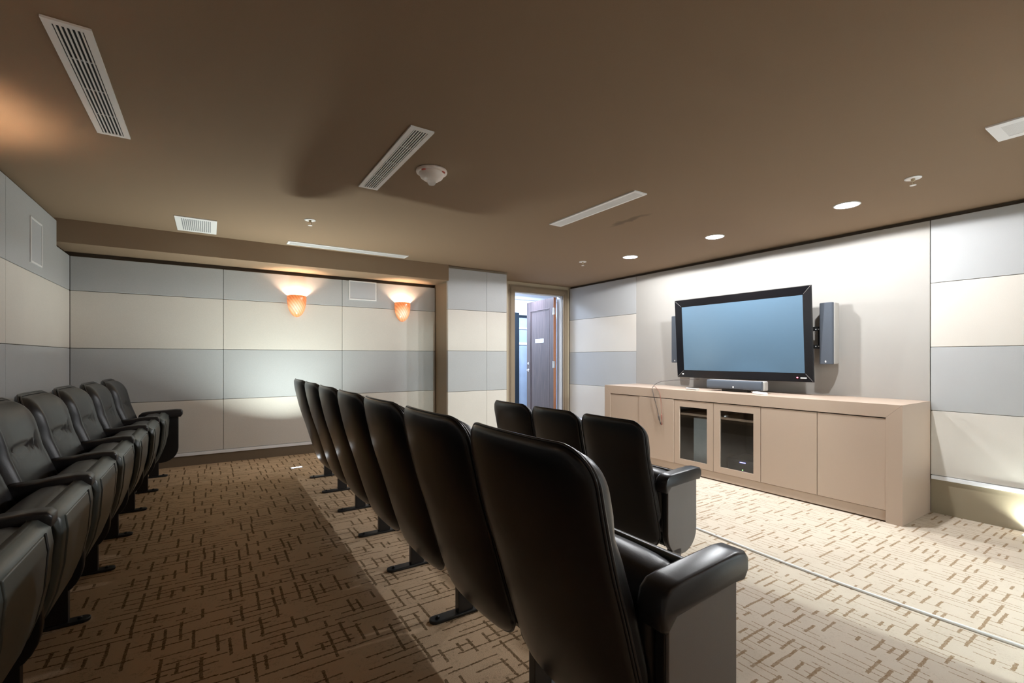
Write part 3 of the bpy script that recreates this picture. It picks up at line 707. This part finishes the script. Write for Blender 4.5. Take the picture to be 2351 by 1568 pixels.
# split: one lead follows the front, darker; the other red-brown
a = spline(top+[(4.266, 3.53, 0.74), (4.268, 3.505, 0.66), (4.268, 3.49, 0.60)])
mesh_obj('lead', tube(bmesh.new(), a, 0.0035, 6), M_cable, cb, smooth=True)
b2 = spline([(4.31, 3.585, 0.918), (4.285, 3.535, 0.905), (4.266, 3.47, 0.85), (4.262, 3.452, 0.76), (4.264, 3.448, 0.68), (4.266, 3.446, 0.62)])
mesh_obj('lead', tube(bmesh.new(), b2, 0.003, 6), M_red, cb, smooth=True)
mesh_obj('plug', tube(bmesh.new(), [(4.268, 3.490, 0.60), (4.268, 3.486, 0.58), (4.268, 3.478, 0.55), (4.268, 3.470, 0.53), (4.268, 3.458, 0.50), (4.268, 3.452, 0.495)], [0.004, 0.008, 0.008, 0.004, 0.0065, 0.003], 10), M_cable, cb, smooth=True)
mesh_obj('plug', tube(bmesh.new(), [(4.266, 3.446, 0.62), (4.266, 3.445, 0.60), (4.266, 3.444, 0.565), (4.266, 3.443, 0.54), (4.266, 3.443, 0.505), (4.266, 3.443, 0.49)], [0.004, 0.008, 0.008, 0.004, 0.008, 0.006], 10), M_red, cb, smooth=True)

# ------------------------------------------------------------ floor strip and floor lights
tag(mesh_obj('floor_strip', tube(bmesh.new(), spline([(2.99, 2.45, 0.003), (2.975, 2.13, 0.005), (2.93, 1.6, 0.005), (2.912, 1.2, 0.005), (2.915, 0.82, 0.005), (2.93, 0.4, 0.005), (2.94, 0.0, 0.005), (2.94, -0.5, 0.005)]), 0.009, 8), M_white, smooth=True), 'thin white cable cover running across the front carpet', 'cable cover')
def floor_light(loc, label, power):
    t = thing('floor_light', label, 'floor light', loc, group='floor lights')
    mesh_obj('trim_ring', boxes((-0.055, 0.055, -0.022, -0.014, 0, 0.006), (-0.055, 0.055, 0.014, 0.022, 0, 0.006), (-0.055, -0.045, -0.014, 0.014, 0, 0.006), (0.045, 0.055, -0.014, 0.014, 0, 0.006)), M_white, t, bevel=0.001)
    mesh_obj('lens', boxes((-0.045, 0.045, -0.014, 0.014, 0, 0.005)), M_uplens, t)
    area('floor_light_lamp', (0, 0, 0.008), (PI, 0, 0), 'RECTANGLE', 0.09, power, (0.90, 1.0, 0.95), 0.028, t, 2.1)
floor_light((0.71, 4.94, PLAT), 'small bright floor light beside the far end of the middle row', P_FLOOR)
floor_light((4.82, 0.74, 0), 'small floor light against the screen wall at the right frame edge', P_FLOOR*0.12)

# ------------------------------------------------------------ ceiling fixtures
def linear_vent(x0, x1, y0, y1, label, along='y', fr=0.024, ns=6, bars=3, group='linear ceiling vents'):
    t = thing('ceiling_vent', label, 'vent', ((x0+x1)/2, (y0+y1)/2, CZ), group=group)
    a, b_ = (x1-x0)/2, (y1-y0)/2
    mesh_obj('frame', boxes((-a, a, -b_, -b_+fr, -0.008, 0.0), (-a, a, b_-fr, b_, -0.008, 0.0), (-a, -a+fr, -b_+fr, b_-fr, -0.008, 0.0), (a-fr, a, -b_+fr, b_-fr, -0.008, 0.0)), M_white, t)
    mesh_obj('duct', boxes((-a+fr, a-fr, -b_+fr, b_-fr, -0.0025, -0.0005)), M_dark, t)
    for i in range(ns):
        q = (i+0.5)/ns
        if along == 'y': x = -a+fr+(2*a-2*fr)*q; bb = (x-0.0028, x+0.0028, -b_+fr, b_-fr, -0.007, -0.0025)
        else: y = -b_+fr+(2*b_-2*fr)*q; bb = (-a+fr, a-fr, y-0.0028, y+0.0028, -0.007, -0.0025)
        mesh_obj('slat', boxes(bb), M_white, t)
    for i in range(bars):
        q = (i+1)/(bars+1)
        if along == 'y': y = -b_+2*b_*q; bb = (-a+fr, a-fr, y-0.003, y+0.003, -0.006, -0.0025)
        else: x = -a+2*a*q; bb = (x-0.003, x+0.003, -b_+fr, b_-fr, -0.006, -0.0025)
        mesh_obj('crossbar', boxes(bb), M_grille, t)
    return t
linear_vent(-0.477, -0.346, 2.150, 3.105, 'white linear ceiling vent at the upper left of the photo')
linear_vent(0.827, 0.952, 2.176, 3.133, 'white linear ceiling vent beside the smoke detector')
linear_vent(2.428, 2.553, 2.185, 3.135, 'white linear ceiling vent nearest the downlights', fr=0.02, ns=10)
linear_vent(0.642, 1.866, 4.975, 5.115, 'long white ceiling vent along the bulkhead', along='x', fr=0.02, ns=10, bars=0)
linear_vent(3.222, 3.48, 0.08, 0.638, 'wide white ceiling vent cut by the right frame edge', fr=0.045, ns=22, bars=0)
# perforated square grille
t = thing('ceiling_grille', 'square white perforated ceiling grille near the bulkhead', 'vent', (-0.096, 4.83, CZ))
a, b_ = 0.146, 0.247
mesh_obj('plate', boxes((-a, a, -b_, b_, -0.008, 0)), M_white, t, bevel=0.002)
bm = bmesh.new()
for i in range(15):
    for j in range(14):
        x, y = -0.098+i*0.014, -0.19+j*0.0285
        box(bm, x-0.0035, x+0.0035, y-0.0095, y+0.0095, -0.0088, -0.0079)
o = mesh_obj('perforations', bm, mat('perforation_dark', (0.12, 0.13, 0.14), 0.8), t); o['kind'] = 'stuff'
# smoke detector with clear strobe bulb
t = thing('smoke_detector', 'round white smoke detector with a clear glass bulb below it', 'smoke detector', (1.137, 2.640, CZ))
mesh_obj('base', lathe(bmesh.new(), [(0.093, 0), (0.095, -0.008), (0.092, -0.016), (0.075, -0.02)], 48), mat('cream_plastic', (0.72, 0.62, 0.56), 0.4, noise=0.02), t, smooth=True)
mesh_obj('housing', lathe(bmesh.new(), [(0.080, -0.012), (0.078, -0.024), (0.066, -0.045), (0.045, -0.060), (0.02, -0.066), (0.0005, -0.067)], 48), mat('cream_plastic_dome', (0.74, 0.66, 0.60), 0.35, noise=0.02), t, smooth=True)
mesh_obj('bulb', lathe(bmesh.new(), [(0.022, -0.055), (0.026, -0.066), (0.025, -0.078), (0.016, -0.088), (0.0005, -0.091)], 24), M_clear, t, smooth=True)
bm = bmesh.new()
for a0 in (math.radians(205), math.radians(300)):
    for i in range(4):
        a = a0+i*0.075; x, y = 0.083*math.cos(a), 0.083*math.sin(a); box(bm, x-0.004, x+0.004, y-0.003, y+0.003, -0.024, -0.016)
mesh_obj('red_print', bm, mat('faded_red_print', (0.55, 0.12, 0.09), 0.6), t)
# sprinklers
def sprinkler(loc):
    t = thing('sprinkler_head', 'x', 'sprinkler', loc, group='ceiling sprinklers')
    mesh_obj('escutcheon', lathe(bmesh.new(), [(0.044, 0), (0.044, -0.004), (0.030, -0.009), (0.018, -0.005)], 28), M_white, t, smooth=True)
    bm = lathe(bmesh.new(), [(0.011, -0.004), (0.011, -0.018), (0.006, -0.02), (0.006, -0.022)], 14)
    for s in (-1, 1): tube(bm, [(0.009*s, 0, -0.018), (0.013*s, 0, -0.030), (0.004*s, 0, -0.044)], 0.0022, 6)
    mesh_obj('frame', bm, mat('brushed_brass', (0.55, 0.45, 0.3), 0.35, metal=0.8), t)
    mesh_obj('deflector', lathe(bmesh.new(), [(0.003, -0.042), (0.017, -0.045), (0.017, -0.047), (0.003, -0.048)], 18), M_white, t)
    return t
sp = sprinkler((0.697, 4.136, CZ)); sp['label'] = 'white sprinkler head on the ceiling between grille and smoke detector'
dup(sp, (3.726, 4.159, CZ), 'small white sprinkler head on the ceiling near the doorway')
dup(sp, (3.753, 1.07, CZ), 'white sprinkler head on the ceiling right of the downlights')
# downlights
def downlight(y, label):
    t = thing('downlight', label, 'ceiling light', (3.995, y, CZ), group='round recessed downlights')
    mesh_obj('trim_ring', lathe(bmesh.new(), [(0.086, 0), (0.086, -0.004), (0.080, -0.007), (0.074, -0.004), (0.074, 0)], 48), M_white, t, smooth=True)
    mesh_obj('lamp', lathe(bmesh.new(), [(0.075, -0.001), (0.074, -0.005), (0.04, -0.008), (0.0005, -0.009)], 40), M_lamp, t, smooth=True)
    l = bpy.data.lights.new('downlight_lamp', 'SPOT'); l.spot_size = math.radians(174); l.spot_blend = 0.06; l.energy = P_DOWN; l.color = (0.96, 0.975, 1.0); l.shadow_soft_size = 0.025
    o = bpy.data.objects.new('downlight_lamp', l); COL.objects.link(o); o.location = (0, 0, -0.022); o.parent = t
    l = bpy.data.lights.new('downlight_beam', 'SPOT'); l.energy = P_POOL; l.spot_size = math.radians(63); l.spot_blend = 0.12; l.shadow_soft_size = 0.03; l.color = (0.9, 0.96, 1.0)
    o = bpy.data.objects.new('downlight_beam', l); COL.objects.link(o); o.location = (0, 0, -0.02); o.parent = t
for y, nm in ((3.661, 'smallest and farthest of the three bright round downlights'), (2.612, 'middle one of the three bright round downlights'), (1.528, 'nearest and largest of the three bright round downlights')): downlight(y, nm)

# in-wall speakers
t = thing('in_wall_speaker', 'white framed speaker grille on the sconce wall between the sconces', 'speaker', (1.534, YS, 2.050))
mesh_obj('frame', boxes((-0.162, 0.162, -0.008, 0.0, -0.113, -0.099), (-0.162, 0.162, -0.008, 0.0, 0.101, 0.113), (-0.162, -0.150, -0.008, 0, -0.099, 0.101), (0.150, 0.162, -0.008, 0, -0.099, 0.101)), M_white, t, bevel=0.001)
mesh_obj('grille', boxes((-0.150, 0.150, -0.005, -0.001, -0.099, 0.101)), M_grille, t)
t = thing('in_wall_speaker', 'white framed speaker grille high on the rear wall at the left', 'speaker', (XR, 4.652, 2.077))
mesh_obj('frame', boxes((0, 0.008, -0.129, 0.129, -0.16, -0.147), (0, 0.008, -0.129, 0.129, 0.147, 0.16), (0, 0.008, -0.129, -0.116, -0.147, 0.147), (0, 0.008, 0.116, 0.129, -0.147, 0.147)), M_white, t, bevel=0.001)
mesh_obj('grille', boxes((0.001, 0.005, -0.116, 0.116, -0.147, 0.147)), M_grille, t)

# ------------------------------------------------------------ sconces: half bowls of swirled amber glass
def sconce(loc, rz, label):
    t = thing('wall_sconce', label, 'wall lamp', loc, rz, 'amber glass wall sconces')      # local: wall behind at +y, opens upward
    prof = [(0.000, 0.0), (0.018, 0.003), (0.038, 0.014), (0.060, 0.038), (0.079, 0.075), (0.092, 0.120), (0.0995, 0.175), (0.1005, 0.215), (0.0985, 0.236)]
    bm = bmesh.new(); rows = []
    n = 28
    for r, h in prof:
        rows.append([bm.verts.new((-(max(r, 0.001))*math.cos(PI*i/n), -1.05*max(r, 0.001)*math.sin(PI*i/n)+0.002, h)) for i in range(n+1)])
    for A, B in zip(rows, rows[1:]):
        for i in range(n): bm.faces.new([A[i], A[i+1], B[i+1], B[i]])
    bo = mesh_obj('glass_bowl', bm, M_amber, t, smooth=True)
    so = bo.modifiers.new('solid', 'SOLIDIFY'); so.thickness = 0.003; so.offset = -1
    mesh_obj('back_plate', boxes((-0.05, 0.05, -0.006, 0, 0.05, 0.16)), M_white, t, bevel=0.002)
    bl = mesh_obj('bulb', lathe(bmesh.new(), [(0.010, 0.060), (0.011, 0.078), (0.018, 0.094), (0.020, 0.108), (0.014, 0.122), (0.0005, 0.128)], 20, (0, -0.048, 0)), emit('warm_bulb', (1.0, 0.78, 0.55), 4), t, smooth=True)
    l = bpy.data.lights.new('sconce_lamp', 'POINT'); l.energy = P_SCONCE; l.color = (1.0, 0.76, 0.54); l.shadow_soft_size = 0.02
    o = bpy.data.objects.new('sconce_lamp', l); COL.objects.link(o); o.location = (0, -0.048, 0.158); o.parent = t
    bl.visible_shadow = True
    return t
sconce((0.808, YS, 1.701), 0, 'left of the two glowing amber sconces on the far wall')
sconce((2.022, YS, 1.701), 0, 'right of the two glowing amber sconces, beside the column')
sconce((XR, 3.14, 1.701), PI/2, 'amber sconce on the rear wall beyond the left frame edge')
sconce((XR, 1.60, 1.701), PI/2, 'added unseen amber sconce on the rear wall, the one nearer the camera')  # extra lamp out of view, added to lift the rear of the room
sconce((0.808, YE, 1.701), PI, 'added unseen amber sconce on the wall behind the camera, towards the rear row')  # unseen, added as fill light for the rear half
sconce((2.60, YE, 1.701), PI, 'added unseen amber sconce on the wall behind the camera, towards the screen')  # second unseen fill sconce, added to mirror the sconce wall

# corridor lighting fixture
t = thing('corridor_light', 'corridor ceiling light panel beyond the doorway', 'ceiling light', (4.6, 6.5, 2.5))
mesh_obj('diffuser', boxes((-0.6, 0.6, -0.15, 0.15, -0.02, 0)), emit('corridor_panel', (0.7, 0.82, 1.0), 8), t)
area('corridor_lamp', (0, 0, -0.03), (0, 0, 0), 'RECTANGLE', 1.2, P_CORR, (0.62, 0.76, 1.0), 0.3, t)

# lit hallway behind the side entrance in the wall beside the camera
struct('wall_hallway', boxes((1.9, 2.0, -3.6, YE-0.1, -0.1, 2.6), (4.3, 4.4, -3.6, YE-0.1, -0.1, 2.6), (1.9, 4.4, -3.7, -3.6, -0.1, 2.6)), M_corr)
struct('floor', boxes((2.0, 4.3, -3.6, YE, -0.1, 0)), bpy.data.materials['corridor_floor'], 'hallway floor')
struct('ceiling', boxes((1.9, 4.4, -3.7, YE-0.1, 2.5, 2.6)), M_corr, 'hallway ceiling')
t = thing('hallway_light', 'hallway ceiling light beyond the side entrance', 'ceiling light', (2.95, -2.9, 2.5))
mesh_obj('diffuser', lathe(bmesh.new(), [(0.09, 0), (0.09, -0.02), (0.06, -0.035), (0.0005, -0.04)], 24), M_lamp, t, smooth=True)
l = bpy.data.lights.new('hallway_lamp', 'SPOT'); l.spot_size = math.radians(174); l.spot_blend = 0.06; l.energy = P_SIDE; l.color = (0.86, 1.0, 0.97); l.shadow_soft_size = 0.06
o = bpy.data.objects.new('hallway_lamp', l); COL.objects.link(o); o.location = (0, 0, -0.12); o.parent = t
